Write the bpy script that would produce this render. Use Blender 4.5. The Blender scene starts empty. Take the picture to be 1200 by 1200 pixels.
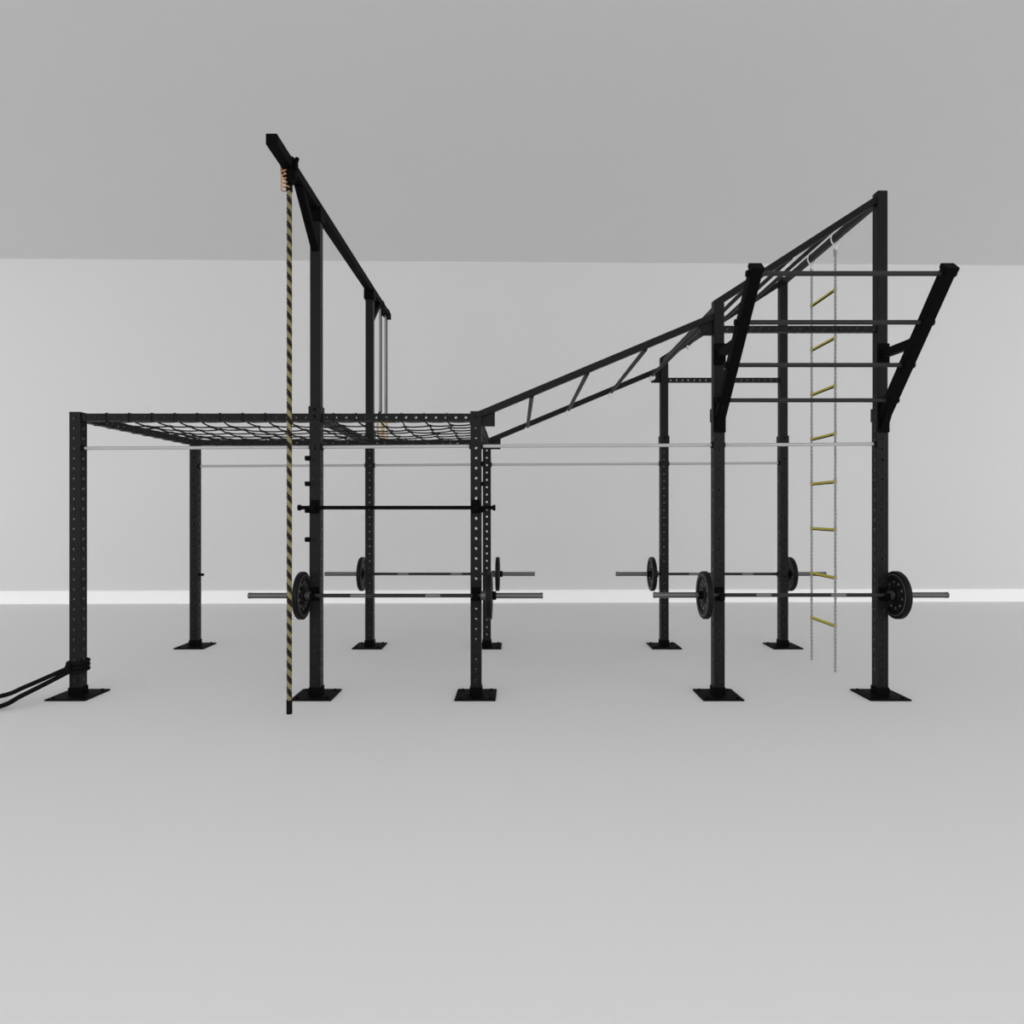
import bpy, math, random
from mathutils import Vector, Matrix, Quaternion
random.seed(4)
CAMZ=1.374; F=4.93; B=6.73
XS=[-3.278,-1.495,-0.300,1.508,2.722]
S=bpy.context.scene
S.view_settings.view_transform='Standard'
S.view_settings.look='None'

# ---------- materials ----------
def mat(name,col,rough=0.5,metal=0.0,noise=0.0,nscale=20,bump=0.0,spec=0.5,emit=0.0):
    m=bpy.data.materials.new(name); m.use_nodes=True
    nt=m.node_tree; b=nt.nodes['Principled BSDF']
    b.inputs['Base Color'].default_value=(*col,1)
    b.inputs['Roughness'].default_value=rough
    b.inputs['Metallic'].default_value=metal
    b.inputs['Specular IOR Level'].default_value=spec
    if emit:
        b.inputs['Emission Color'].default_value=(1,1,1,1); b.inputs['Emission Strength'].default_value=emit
    if noise or bump:
        tc=nt.nodes.new('ShaderNodeTexCoord'); n=nt.nodes.new('ShaderNodeTexNoise')
        n.inputs['Scale'].default_value=nscale; n.inputs['Detail'].default_value=4
        nt.links.new(tc.outputs['Object'],n.inputs['Vector'])
        if noise:
            r=nt.nodes.new('ShaderNodeValToRGB')
            r.color_ramp.elements[0].position=0.3; r.color_ramp.elements[1].position=0.7
            r.color_ramp.elements[0].color=(*[c*(1-noise) for c in col],1)
            r.color_ramp.elements[1].color=(*[min(1,c*(1+noise)) for c in col],1)
            nt.links.new(n.outputs['Fac'],r.inputs['Fac']); nt.links.new(r.outputs['Color'],b.inputs['Base Color'])
        if bump:
            bp=nt.nodes.new('ShaderNodeBump'); bp.inputs['Strength'].default_value=bump; bp.inputs['Distance'].default_value=0.002
            nt.links.new(n.outputs['Fac'],bp.inputs['Height']); nt.links.new(bp.outputs['Normal'],b.inputs['Normal'])
    return m
M_FLOOR=mat('floor_paint',(0.80,0.80,0.80),0.9,noise=0.006,nscale=0.6,spec=0.1)
M_WALL=mat('wall_paint',(0.765,0.765,0.765),0.95,noise=0.006,nscale=0.5,spec=0.1)
M_CEIL=mat('ceiling_added_glow',(0.33,0.33,0.33),0.95,noise=0.006,nscale=0.5,spec=0.1,emit=0.225)  # plain ceiling; emission added to brighten and even out the room light
M_BASE=mat('baseboard_white_glow',(0.90,0.90,0.90),0.6,emit=0.15)  # no lamp here: emission imitates the bright glow along the wall foot
M_BLK=mat('black_powder_coat',(0.006,0.006,0.0065),0.5,noise=0.2,nscale=60,bump=0.1,spec=0.16)
M_BLK2=mat('black_matte',(0.002,0.002,0.002),0.7,noise=0.2,nscale=40,spec=0.06)
M_INNER=mat('inner_tube_painted_light',(0.20,0.20,0.20),0.6)  # paler inner faces and hole rims imitate light showing through the holes
M_PLATE=mat('rubber_black',(0.004,0.004,0.0045),0.5,noise=0.2,nscale=40,spec=0.15)
M_GREY=mat('grey_marking',(0.15,0.15,0.15),0.6)
M_STEEL=mat('brushed_steel',(0.13,0.13,0.135),0.4,metal=0.8,noise=0.1,nscale=80)
M_DSTEEL=mat('dark_steel',(0.025,0.025,0.027),0.4,metal=0.3,noise=0.1,nscale=80,spec=0.25)
M_PIPE=mat('light_pipe',(0.46,0.46,0.48),0.4,metal=0.2,noise=0.05,nscale=60)
M_NET=mat('black_net_rope',(0.008,0.008,0.008),0.9,noise=0.3,nscale=200,spec=0.05)
M_CARGO=mat('charcoal_net_rope',(0.022,0.022,0.022),0.9,noise=0.3,nscale=200,spec=0.1)
M_YEL=mat('tan_rope_fibre',(0.235,0.205,0.10),0.9,noise=0.25,nscale=150)
M_RDK=mat('dark_rope_fibre',(0.022,0.020,0.013),0.9,noise=0.25,nscale=150,spec=0.1)
M_YRUNG=mat('yellow_rung',(0.52,0.44,0.03),0.6,noise=0.15,nscale=60)
M_ROPE=mat('grey_ladder_rope',(0.33,0.33,0.33),0.85,noise=0.25,nscale=150)
M_TAN=mat('orange_whipping',(0.60,0.30,0.14),0.85,noise=0.3,nscale=100)
M_WOOD=mat('ring_wood',(0.62,0.46,0.24),0.5,noise=0.15,nscale=30)
M_BOLT=mat('zinc_bolt',(0.75,0.75,0.75),0.35,metal=0.4)

# ---------- mesh helper ----------
class MB:
    def __init__(s): s.v=[];s.f=[];s.m=[];s.sm=[];s.mats=[]
    def mi(s,m):
        if m not in s.mats: s.mats.append(m)
        return s.mats.index(m)
    def add(s,vs,fs,m,smooth=False):
        o=len(s.v); s.v+= [tuple(v) for v in vs]; k=s.mi(m)
        for f in fs: s.f.append(tuple(i+o for i in f)); s.m.append(k); s.sm.append(smooth)
    def box(s,c,d,m,R=None,bev=0.0):
        c=Vector(c); x,y,z=[q/2 for q in d]
        b=min(bev,x*.9,y*.9,z*.9)
        if b<=0:
            vs=[(i,j,k) for i in(-x,x) for j in(-y,y) for k in(-z,z)]
            fs=[(0,1,3,2),(4,6,7,5),(0,4,5,1),(2,3,7,6),(0,2,6,4),(1,5,7,3)]
        else:
            def ring(xx,yy,zz,bb): return [(xx-bb,-yy,zz),(xx,-yy+bb,zz),(xx,yy-bb,zz),(xx-bb,yy,zz),(-xx+bb,yy,zz),(-xx,yy-bb,zz),(-xx,-yy+bb,zz),(-xx+bb,-yy,zz)]
            vs=ring(x-b,y-b,-z,b*.5)+ring(x,y,-z+b,b)+ring(x,y,z-b,b)+ring(x-b,y-b,z,b*.5)
            fs=[tuple(range(7,-1,-1)),tuple(range(24,32))]
            for r in range(3):
                for i in range(8):
                    j=(i+1)%8; fs.append((r*8+i,r*8+j,r*8+8+j,r*8+8+i))
        vs=[(R@Vector(v) if R else Vector(v))+c for v in vs]
        s.add(vs,fs,m)
    def beam(s,p0,p1,w,h,m,up=(0,0,1),bev=0.004):
        p0=Vector(p0);p1=Vector(p1);z=(p1-p0);L=z.length;z.normalize()
        u=Vector(up)
        if abs(z.dot(u))>0.98: u=Vector((0,1,0))
        x=u.cross(z).normalized(); y=z.cross(x)
        R=Matrix((x,y,z)).transposed()
        s.box((p0+p1)/2,(w,h,L),m,R,bev)
    def cyl(s,p0,p1,r,m,n=16,r1=None,cap=True):
        s.path([p0,p1],r,m,n,rs=[r,r if r1 is None else r1],cap=cap)
    def path(s,pts,r,m,n=8,rs=None,cap=True,closed=False):
        pts=[Vector(p) for p in pts]; N=len(pts); vs=[];fs=[]
        prev=None
        for i,p in enumerate(pts):
            if closed: t=(pts[(i+1)%N]-pts[i-1])
            elif i==0: t=pts[1]-pts[0]
            elif i==N-1: t=pts[-1]-pts[-2]
            else: t=pts[i+1]-pts[i-1]
            t.normalize()
            if prev is None:
                a=Vector((0,0,1)) if abs(t.z)<0.9 else Vector((1,0,0))
                x=a.cross(t).normalized()
            else:
                x=(prev-t*prev.dot(t)).normalized()
            prev=x; y=t.cross(x); rr=rs[i] if rs else r
            for k in range(n):
                a=2*math.pi*k/n; vs.append(p+x*rr*math.cos(a)+y*rr*math.sin(a))
        R=N if closed else N-1
        for i in range(R):
            j=(i+1)%N
            for k in range(n):
                l=(k+1)%n; fs.append((i*n+k,i*n+l,j*n+l,j*n+k))
        s.add(vs,fs,m,True)
        if cap and not closed:
            s.add(vs[:n],[tuple(range(n-1,-1,-1))],m); s.add(vs[-n:],[tuple(range(n))],m)
    def lathe(s,c,prof,m,n=40):
        c=Vector(c);vs=[];fs=[]
        for (x,r) in prof:
            for k in range(n):
                a=2*math.pi*k/n; vs.append(c+Vector((x,r*math.cos(a),r*math.sin(a))))
        for i in range(len(prof)-1):
            for k in range(n):
                l=(k+1)%n; fs.append((i*n+k,(i+1)*n+k,(i+1)*n+l,i*n+l))
        s.add(vs,fs,m,False)
    def obj(s,name,parent=None):
        me=bpy.data.meshes.new(name); me.from_pydata(s.v,[],s.f)
        for m in s.mats: me.materials.append(m)
        me.polygons.foreach_set('material_index',s.m); me.polygons.foreach_set('use_smooth',s.sm); me.update()
        o=bpy.data.objects.new(name,me); S.collection.objects.link(o)
        if parent: o.parent=parent
        return o
def empty(name,loc=(0,0,0)):
    e=bpy.data.objects.new(name,None); S.collection.objects.link(e); return e

def holed(name,p0,p1,w,h,pitch,hr,parent,m=M_BLK,t=0.004,up=(0,1,0)):
    """square tube with real punched holes on all four faces"""
    p0=Vector(p0);p1=Vector(p1);z=p1-p0;L=z.length;z.normalize()
    u=Vector(up); x=u.cross(z).normalized(); y=z.cross(x)
    n=max(1,round(L/pitch)); ph=L/n; mb=MB()
    faces=[(x,y,w,h),(y,-x,h,w),(-x,-y,w,h),(-y,x,h,w)]
    for (tx,nn,fw,off) in faces:
        for i in range(n):
            zc=(i+.5)*ph
            a=[(1,-1),(1,0),(1,1),(0,1),(-1,1),(-1,0),(-1,-1),(0,-1)]
            o=[p0+tx*(q[0]*fw/2)+nn*(off/2)+z*(zc+q[1]*ph/2) for q in a]
            inn=[]
            for q in a:
                an=math.atan2(q[1],q[0]); inn.append(p0+tx*(hr*math.cos(an))+nn*(off/2)+z*(zc+hr*math.sin(an)))
            mb.add(o+inn,[(k,(k+1)%8,8+(k+1)%8,8+k) for k in range(8)],m)
    ob=mb.obj(name,parent)
    ob.data.materials.append(M_INNER)
    import bmesh
    bm=bmesh.new(); bm.from_mesh(ob.data); bmesh.ops.remove_doubles(bm,verts=bm.verts,dist=1e-5)
    bmesh.ops.recalc_face_normals(bm,faces=bm.faces); bm.to_mesh(ob.data); bm.free()
    md=ob.modifiers.new('wall','SOLIDIFY'); md.thickness=t; md.offset=-1
    md.material_offset=1; md.material_offset_rim=1
    return ob

# ---------- room ----------
def slab(name,vs,m):
    mb=MB(); mb.add(vs,[(0,1,2,3),(7,6,5,4),(0,4,5,1),(1,5,6,2),(2,6,7,3),(3,7,4,0)],m); return mb.obj(name)
CH=5.17; W=13.0
yl=lambda x:10.0+0.0175*x
slab('floor',[(-W,-5,0),(W,-5,0),(W,11,0),(-W,11,0),(-W,-5,-.1),(W,-5,-.1),(W,11,-.1),(-W,11,-.1)],M_FLOOR)
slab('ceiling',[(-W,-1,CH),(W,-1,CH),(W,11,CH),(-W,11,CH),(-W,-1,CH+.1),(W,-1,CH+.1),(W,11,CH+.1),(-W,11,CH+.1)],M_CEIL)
slab('wall_back',[(-W,yl(-W),0),(W,yl(W),0),(W,yl(W),CH),(-W,yl(-W),CH),(-W,yl(-W)+.1,0),(W,yl(W)+.1,0),(W,yl(W)+.1,CH),(-W,yl(-W)+.1,CH)],M_WALL)
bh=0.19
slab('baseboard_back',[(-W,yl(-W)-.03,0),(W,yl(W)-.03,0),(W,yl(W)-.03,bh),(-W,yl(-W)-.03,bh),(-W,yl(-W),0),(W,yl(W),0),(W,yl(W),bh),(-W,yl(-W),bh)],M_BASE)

# ---------- rig ----------
rig=empty('functional_training_rig')
PW=0.08
Z=lambda h:CAMZ+h
tops=[2.11,2.11,2.115,2.10,2.10]
fulltop=[None,Z(2.25),None,Z(1.575),Z(2.39)]
for yi,Y in (('front',F),('rear',B)):
    for i,X in enumerate(XS):
        holed(f'upright_{yi}_{i+1}',(X,Y,0.012),(X,Y,tops[i]),PW,PW,0.075,0.0115,rig)
        mb=MB()
        mb.box((X,Y,0.006),(0.30,0.30,0.012),M_BLK2,bev=0.003)
        for sx in(-.11,.11):
            for sy in(-.11,.11): mb.cyl((X+sx,Y+sy,0.012),(X+sx,Y+sy,0.022),0.011,M_BLK2,6)
        mb.box((X,Y,0.04),(PW+.012,PW+.012,0.06),M_BLK2)
        if fulltop[i]:
            mb.beam((X,Y,tops[i]),(X,Y,fulltop[i]),PW*.95,PW*.95,M_BLK)
            mb.box((X,Y,tops[i]),(PW+.014,PW+.014,0.10),M_BLK,bev=.003)
            for dz in(-.025,.025): mb.cyl((X,Y-.06,tops[i]+dz),(X,Y+.06,tops[i]+dz),0.009,M_BLK2,6)
        else:
            mb.box((X,Y,tops[i]+.004),(PW+.004,PW+.004,0.008),M_BLK,bev=.002)
        mb.obj(f'foot_and_extension_{yi}_{i+1}',rig)
zb=2.08
for n,Y in(('front',F),('rear',B)):
    for a,b in((0,1),(1,2)):
        holed(f'net_beam_{n}_{a}',(XS[a]+.04,Y,zb),(XS[b]-.04,Y,zb),.055,.055,0.075,0.012,rig,up=(0,0,1))
for i in(0,1,2):
    holed(f'net_side_beam_{i}',(XS[i],F+.04,zb),(XS[i],B-.04,zb),.055,.055,0.075,0.012,rig,up=(0,0,1))
for n,Y,h in(('front',F,1.365),('rear',B,1.345)):
    holed(f'cross_beam_{n}',(XS[3]+.038,Y,Z(h)),(XS[4]-.038,Y,Z(h)),.045,.045,0.06,0.011,rig,up=(0,0,1))
# inclined ladders
mb=MB()
sA0=(XS[2],.715); sA1=(XS[3],1.46); sB0=(XS[3],1.56); sB1=(XS[4],2.365)
for Y in(F,B):
    mb.beam((sA0[0]-.03,Y,Z(sA0[1]-.01)),(sA1[0]-.03,Y,Z(sA1[1])),.05,.05,M_BLK)
    mb.beam((sB0[0]-.03,Y,Z(sB0[1]-.01)),(sB1[0]+.035,Y,Z(sB1[1]+.01)),.05,.05,M_BLK)
    for X,h in((XS[3]-.08,1.38),(XS[2]+.09,.70)): mb.box((X,Y,Z(h)),(.10,.012,.12),M_BLK)
def lerp(a,b,t): return (a[0]+(b[0]-a[0])*t,a[1]+(b[1]-a[1])*t)
for t in(.23,.46,.70,.93):
    p=lerp(sA0,sA1,t); mb.cyl((p[0],F,Z(p[1]-.02)),(p[0],B+.03,Z(p[1]-.02)),.017,M_BLK,12)
    for Y in(B-.04,): mb.cyl((p[0],Y-.02,Z(p[1]-.045)),(p[0],Y+.02,Z(p[1]-.045)),.028,M_BOLT,10)
for t in(.2,.45,.7):
    p=lerp(sB0,sB1,t); mb.cyl((p[0],F,Z(p[1]-.02)),(p[0],B+.03,Z(p[1]-.02)),.017,M_BLK,12)
    mb.cyl((p[0],B-.06,Z(p[1]-.045)),(p[0],B-.02,Z(p[1]-.045)),.024,M_BOLT,10)
for X,h,w in((XS[2],.70,.05),(XS[3],1.53,.05),(XS[4],2.34,.05)):
    mb.beam((X,F+.03,Z(h)),(X,B-.03,Z(h)),w,w,M_BLK)
mb.obj('inclined_monkey_bars',rig)
# rope beam
mb=MB()
X=XS[1]; bt=2.312
mb.beam((X,4.02,Z(bt-.035)),(X,7.69,Z(bt-.035)),.07,.07,M_BLK2)
for (Y0,s) in((F,-1),(B,1)):
    mb.beam((X,Y0+s*.02,Z(bt-.36)),(X,Y0+s*.40,Z(bt-.06)),.055,.05,M_BLK2)
    mb.box((X,Y0,Z(bt-.10)),(.10,.12,.10),M_BLK2,bev=.004)
mb.obj('rope_gantry_beam',rig)
# light pull-up pipes
mb=MB()
for Y,h in((F,.487),(B,.478)):
    for a in range(4):
        mb.cyl((XS[a]+.038,Y,Z(h-.01+.008*a)),(XS[a+1]-.038,Y,Z(h-.01+.008*(a+1))),.0125,M_PIPE,12)
        for xx,hh in((XS[a]+.045,h-.01+.008*a),(XS[a+1]-.045,h-.01+.008*(a+1))):
            mb.cyl((xx-.006,Y,Z(hh)),(xx+.006,Y,Z(hh)),.024,M_BLK,12)
mb.obj('pull_up_pipes',rig)
# rack bar and hooks
mb=MB()
mb.cyl((-1.60,F-.075,Z(.032)),(-.155,F-.075,Z(.032)),.0145,M_BLK2,14)
for x in(-1.60,-.165): mb.cyl((x-.008,F-.075,Z(.032)),(x+.012,F-.075,Z(.032)),.022,M_BLK2,14)
def jhook(x,Y,z,s):
    mb.box((x,Y+s*.045,z),(.062,.012,.10),M_BLK2,bev=.002)
    mb.box((x,Y+s*.075,z-.030),(.04,.065,.014),M_BLK2,bev=.002)
    mb.box((x,Y+s*.108,z-.012),(.04,.010,.045),M_BLK2,bev=.002)
for x in(XS[1],XS[2]): jhook(x,F,Z(.032)+.008,-1)
for h in(.40,.21,.01,-.205):
    mb.box((XS[1]-.055,F-.02,Z(h)),(.04,.05,.035),M_BLK2,bev=.003)
    mb.cyl((XS[1]-.05,F-.085,Z(h)),(XS[1]-.05,F,Z(h)),.013,M_BLK2,10)
for h in(.36,.21,.01):
    mb.box((XS[2]+.05,F-.02,Z(h)),(.03,.05,.03),M_BLK2,bev=.003)
for x in(XS[1],XS[2],XS[3],XS[4]):
    jhook(x,F,Z(-.616)+.008,-1); jhook(x,B,Z(-.64)+.008,1)
mb.box((XS[0]+.06,B,Z(-.64)),(.05,.03,.025),M_BLK2,bev=.003)
mb.obj('j_hooks_and_rack_bar',rig)
# flying pull-up station
mb=MB()
def arm(t): return (4.85+(4.14-4.85)*t, .745+(1.535-.745)*t)
for X in(XS[3],XS[4]):
    a=arm(-.04);b=arm(1.0)
    mb.beam((X,a[0],Z(a[1])),(X,b[0],Z(b[1])),.075,.072,M_BLK2,up=(1,0,0))
    R=Matrix.Rotation(math.atan2(.71,.79),3,'X')
    mb.box((X,b[0],Z(b[1])),(.084,.082,.03),M_BLK2,R,bev=.003)
    c=arm(.50); mb.beam((X,F-.03,Z(1.17)),(X,c[0],Z(c[1]+.02)),.05,.06,M_BLK2)
    mb.box((X,F-.045,Z(1.17)),(.09,.014,.16),M_BLK2,bev=.003)
    mb.box((X,F-.045,Z(.72)),(.09,.014,.26),M_BLK2,bev=.003)
    mb.beam((X,F-.04,Z(.62)),(X,arm(.12)[0],Z(arm(.12)[1])),.05,.05,M_BLK2)
for t in(.965,.655,.355,.085):
    y,h=arm(t); mb.cyl((XS[3]-.05,y,Z(h)),(XS[4]+.05,y,Z(h)),.0155,M_DSTEEL,16)
    for x in(XS[3]-.05,XS[4]+.045): mb.cyl((x-.005,y,Z(h)),(x+.01,y,Z(h)),.022,M_BLK2,8)
mb.obj('flying_pull_up_station',rig)

# ---------- cargo net ----------
mb=MB()
x0,x1=XS[0]+.05,XS[2]-.05; y0,y1=F+.05,B-.05; NX,NY=17,10
P={}
for i in range(NX+1):
    for j in range(NY+1):
        u=i/NX;v=j/NY
        edge=(i in(0,NX)) or (j in(0,NY))
        jx=0 if edge else random.uniform(-.022,.022); jy=0 if edge else random.uniform(-.022,.022)
        sag=.035*(math.sin(math.pi*v)**.6)*(min(1,6*u*(1-u)))
        P[i,j]=Vector((x0+(x1-x0)*u+jx, y0+(y1-y0)*v+jy, 2.058-sag+(0 if edge else random.uniform(-.006,.006))))
def sm(pts):
    out=[]
    for a,b in zip(pts[:-1],pts[1:]):
        for k in range(3):
            t=k/3; q=a.lerp(b,t); q.z-=.005*math.sin(math.pi*t); out.append(q)
    return out+[pts[-1]]
for i in range(NX+1): mb.path(sm([P[i,j] for j in range(NY+1)]),.0060,M_CARGO,6)
for j in range(NY+1): mb.path(sm([P[i,j] for i in range(NX+1)]),.0060,M_CARGO,6)
for i in range(1,NX):
    for j in range(1,NY):
        p=P[i,j]; mb.path([p+Vector((-.02,0,0)),p+Vector((0,0,0)),p+Vector((.02,0,0))],.011,M_CARGO,6,rs=[.006,.011,.006])
def loop(c,axis,r=.036):
    pts=[]
    for k in range(14):
        a=2*math.pi*k/14
        d=Vector((0,math.cos(a),math.sin(a))) if axis=='x' else Vector((math.cos(a),0,math.sin(a)))
        q=max(abs(d.x),abs(d.y),abs(d.z)); pts.append(Vector(c)+d*(.032/max(q,.85)))
    mb.path(pts,.004,M_CARGO,6,closed=True)
for i in range(1,NX):
    for Y in(F,B): loop((P[i,0].x,Y,zb),'x')
for j in range(1,NY):
    for X in(XS[0],XS[2]): loop((X,P[0,j].y,zb),'y')
mb.obj('cargo_net')

# ---------- barbells ----------
def barbell(cx,Y,z,po=.69,L=2.16):
    mb=MB(); h=L/2
    mb.cyl((cx-h+.4,Y,z),(cx+h-.4,Y,z),.0145,M_DSTEEL,16)
    mb.cyl((cx-.33,Y,z),(cx-.22,Y,z),.0152,M_GREY,16); mb.cyl((cx+.22,Y,z),(cx+.33,Y,z),.0152,M_GREY,16)
    for s in(-1,1):
        mb.cyl((cx+s*(po-.06),Y,z),(cx+s*h,Y,z),.021,M_STEEL,20)
        mb.cyl((cx+s*(po-.062),Y,z),(cx+s*(po-.028),Y,z),.034,M_STEEL,20)
        mb.cyl((cx+s*(h-.012),Y,z),(cx+s*(h+.004),Y,z),.0225,M_STEEL,20)
        mb.cyl((cx+s*(po+.022),Y,z),(cx+s*(po+.05),Y,z),.032,M_BLK2,16)
        R=.176
        prof=[(-.016,.02),(-.02,.024),(-.02,.055),(-.010,.062),(-.010,.128),(-.020,.138),(-.020,R-.006),(-.014,R),(.014,R),(.020,R-.006),(.020,.138),(.010,.128),(.010,.062),(.02,.055),(.02,.024),(.016,.02)]
        mb.lathe((cx+s*po,Y,z),prof,M_PLATE,48)
        for q in(-1,1):
            for k in range(10):
                a=2*math.pi*k/10+.2
                p=Vector((cx+s*po,Y+.096*math.cos(a),z+.096*math.sin(a)))
                mb.cyl(p+Vector((q*.009,0,0)),p+Vector((q*.0125,0,0)),.009,M_GREY,8)
            pts=[Vector((cx+s*po+q*.0195,Y+.150*math.cos(2*math.pi*k/40),z+.150*math.sin(2*math.pi*k/40))) for k in range(40)]
            mb.path(pts,.0022,M_GREY,5,closed=True)
    return mb.obj('barbell')
FB=F-.075; BB=B+.075
barbell(-.888,FB,Z(-.616)); barbell(2.095,FB,Z(-.612),po=.706)
barbell(-.892,BB,Z(-.64),po=.70); barbell(2.112,BB,Z(-.64),po=.71)

# ---------- climbing rope ----------
mb=MB(); X=XS[1]; Y=4.34; zt=Z(bt)-.16; zl=.075
N=int((zt-zl)/.085*8)
for s in range(4):
    pts=[]
    for k in range(N+1):
        a=2*math.pi*k/8+s*math.pi/2; pts.append((X+.0095*math.cos(a),Y+.0095*math.sin(a),zt+(zl-zt)*k/N))
    mb.path(pts,.008 if s<2 else .0085,M_YEL if s in(0,1) else M_RDK,6)
mb.cyl((X,Y,zl-.03),(X,Y,zl+.06),.019,M_NET,14)
mb.cyl((X,Y,zt-.04),(X,Y,zt+.02),.021,M_NET,14)
pts=[(X+.050*math.cos(a),Y+.01*math.sin(a),Z(bt)-.045+.075*math.sin(a)) for a in [2*math.pi*k/20 for k in range(20)]]
mb.path(pts,.010,M_NET,8,closed=True)
mb.box((X+.012,Y-.02,zt+.055),(.045,.05,.11),M_BLK2,bev=.006)
mb.cyl((X-.03,Y-.02,zt+.05),(X+.05,Y-.02,zt+.05),.018,M_BLK2,12)
mb.cyl((X+.04,Y-.02,zt+.10),(X+.06,Y-.02,zt+.17),.013,M_BLK2,10)
for k in range(6):
    zz=zt+.10-.026*k
    pts=[(X-.02+.026*math.cos(a),Y-.018+.03*math.sin(a),zz+.010*math.cos(a)) for a in [2*math.pi*q/14 for q in range(14)]]
    mb.path(pts,.0042,M_TAN,6,closed=True)
mb.obj('climbing_rope')

# ---------- gymnastic rings ----------
mb=MB()
for Y in(7.22,7.52):
    zr=Z(.93)
    mb.beam((X,Y,Z(bt)+.0),(X,Y,zr+.1),.022,.005,M_ROPE,bev=0.0005)
    mb.beam((X+.012,Y+.006,Z(bt)+.0),(X+.012,Y+.006,zr+.16),.02,.004,M_NET,bev=0.0005)
    mb.box((X,Y,zr+.15),(.03,.018,.045),M_DSTEEL,bev=.003)
    pts=[(X,Y+.115*math.cos(a),zr+.115*math.sin(a)) for a in [2*math.pi*q/28 for q in range(28)]]
    mb.path(pts,.012,M_WOOD,10,closed=True)
    pts=[(X+.047*math.cos(a),Y,Z(bt-.035)+.047*math.sin(a)) for a in [2*math.pi*q/20 for q in range(20)]]
    mb.path(pts,.006,M_NET,6,closed=True)
mb.obj('gymnastic_rings')

# ---------- rope ladder ----------
mb=MB(); X=XS[4]
for Y in(5.62,6.07):
    for s in range(2):
        pts=[];n=420
        for k in range(n+1):
            a=2*math.pi*k/8+s*math.pi; pts.append((X+.0045*math.cos(a),Y+.0045*math.sin(a),Z(2.24)+(0.01-Z(2.24))*k/n))
        mb.path(pts,.0065,M_ROPE,5)
    pts=[(X+.036*math.cos(a),Y,Z(2.33)+.052*math.sin(a)) for a in [2*math.pi*q/20 for q in range(20)]]
    mb.path(pts,.006,M_BOLT,6,closed=True)
    pts=[(X,Y+.022*math.cos(a),Z(2.262)+.036*math.sin(a)) for a in [2*math.pi*q/20 for q in range(20)]]
    mb.path(pts,.006,M_BOLT,6,closed=True)
    mb.cyl((X,Y,Z(2.19)),(X,Y,Z(2.24)),.015,M_ROPE,10)
for k in range(8):
    h=1.90-.41*k
    mb.cyl((X,5.61,Z(h)),(X,6.08,Z(h)),.0115,M_YRUNG,12)
    mb.cyl((X,5.65,Z(h)-.009),(X,6.04,Z(h)-.009),.008,M_BLK2,8)
    for Y in(5.62,6.07):
        mb.cyl((X,Y,Z(h)-.02),(X,Y,Z(h)+.02),.0125,M_ROPE,8)
mb.obj('rope_ladder')

# ---------- battle rope ----------
mb=MB()
ax,ay=XS[0]-.03,F-.06
def cr(pts,n=8):
    pts=[Vector(p) for p in pts]; P2=[pts[0]]+pts+[pts[-1]]; out=[]
    for i in range(1,len(P2)-2):
        a,b,c,d=P2[i-1:i+3]
        for k in range(n):
            t=k/n; out.append(.5*((2*b)+(c-a)*t+(2*a-5*b+4*c-d)*t*t+(3*b-a-3*c+d)*t**3))
    return out+[pts[-1]]
for e,off in(((-3.72,4.76,.045),.0),((-3.60,4.56,.022),.25)):
    st=Vector((ax+.005,ay-.005,.225 if off==0 else .195)); e=Vector(e)
    pts=[st,st.lerp(e,.33)+Vector((0,0,-.004)),st.lerp(e,.66)+Vector((0,0,-.006)),e,(e.x-.3,e.y-.12,.019),(e.x-1.1,e.y-.2-off,.019),(e.x-2.1,e.y-.5-off,.019)]
    mb.path(cr(pts),.0165,M_NET,10)
    p=Vector(pts[-1]); mb.cyl(p,p+Vector((-.18,-.05,0)),.019,M_PLATE,10)
# anchor: rope wrapped twice round the upright + knot
for zz in(.195,.225,.255):
    pts=[]
    for q in range(24):
        a=2*math.pi*q/24; d=Vector((math.cos(a),math.sin(a),0)); k=max(abs(d.x),abs(d.y))
        pts.append(Vector((XS[0],F,zz+.006*math.sin(a)))+d*(.055/max(k,.84)))
    mb.path(pts,.0145,M_NET,8,closed=True)
mb.path([(ax+.02,ay-.01,.185),(ax-.0,ay-.02,.215),(ax+.01,ay-.015,.265)],.02,M_NET,10,rs=[.014,.024,.014])
mb.obj('battle_rope')

# ---------- light ----------
w=bpy.data.worlds.new('World'); S.world=w; w.use_nodes=True
w.node_tree.nodes['Background'].inputs[0].default_value=(1,1,1,1)
w.node_tree.nodes['Background'].inputs[1].default_value=1.5

# ---------- camera ----------
cd=bpy.data.cameras.new('camera'); cam=bpy.data.objects.new('camera',cd); S.collection.objects.link(cam)
cam.location=(0,0,CAMZ); cam.rotation_euler=(math.radians(90),0,0)
cd.sensor_width=36; cd.lens=772/1200*36; cd.shift_x=-5/1200; cd.clip_start=.05
S.camera=cam
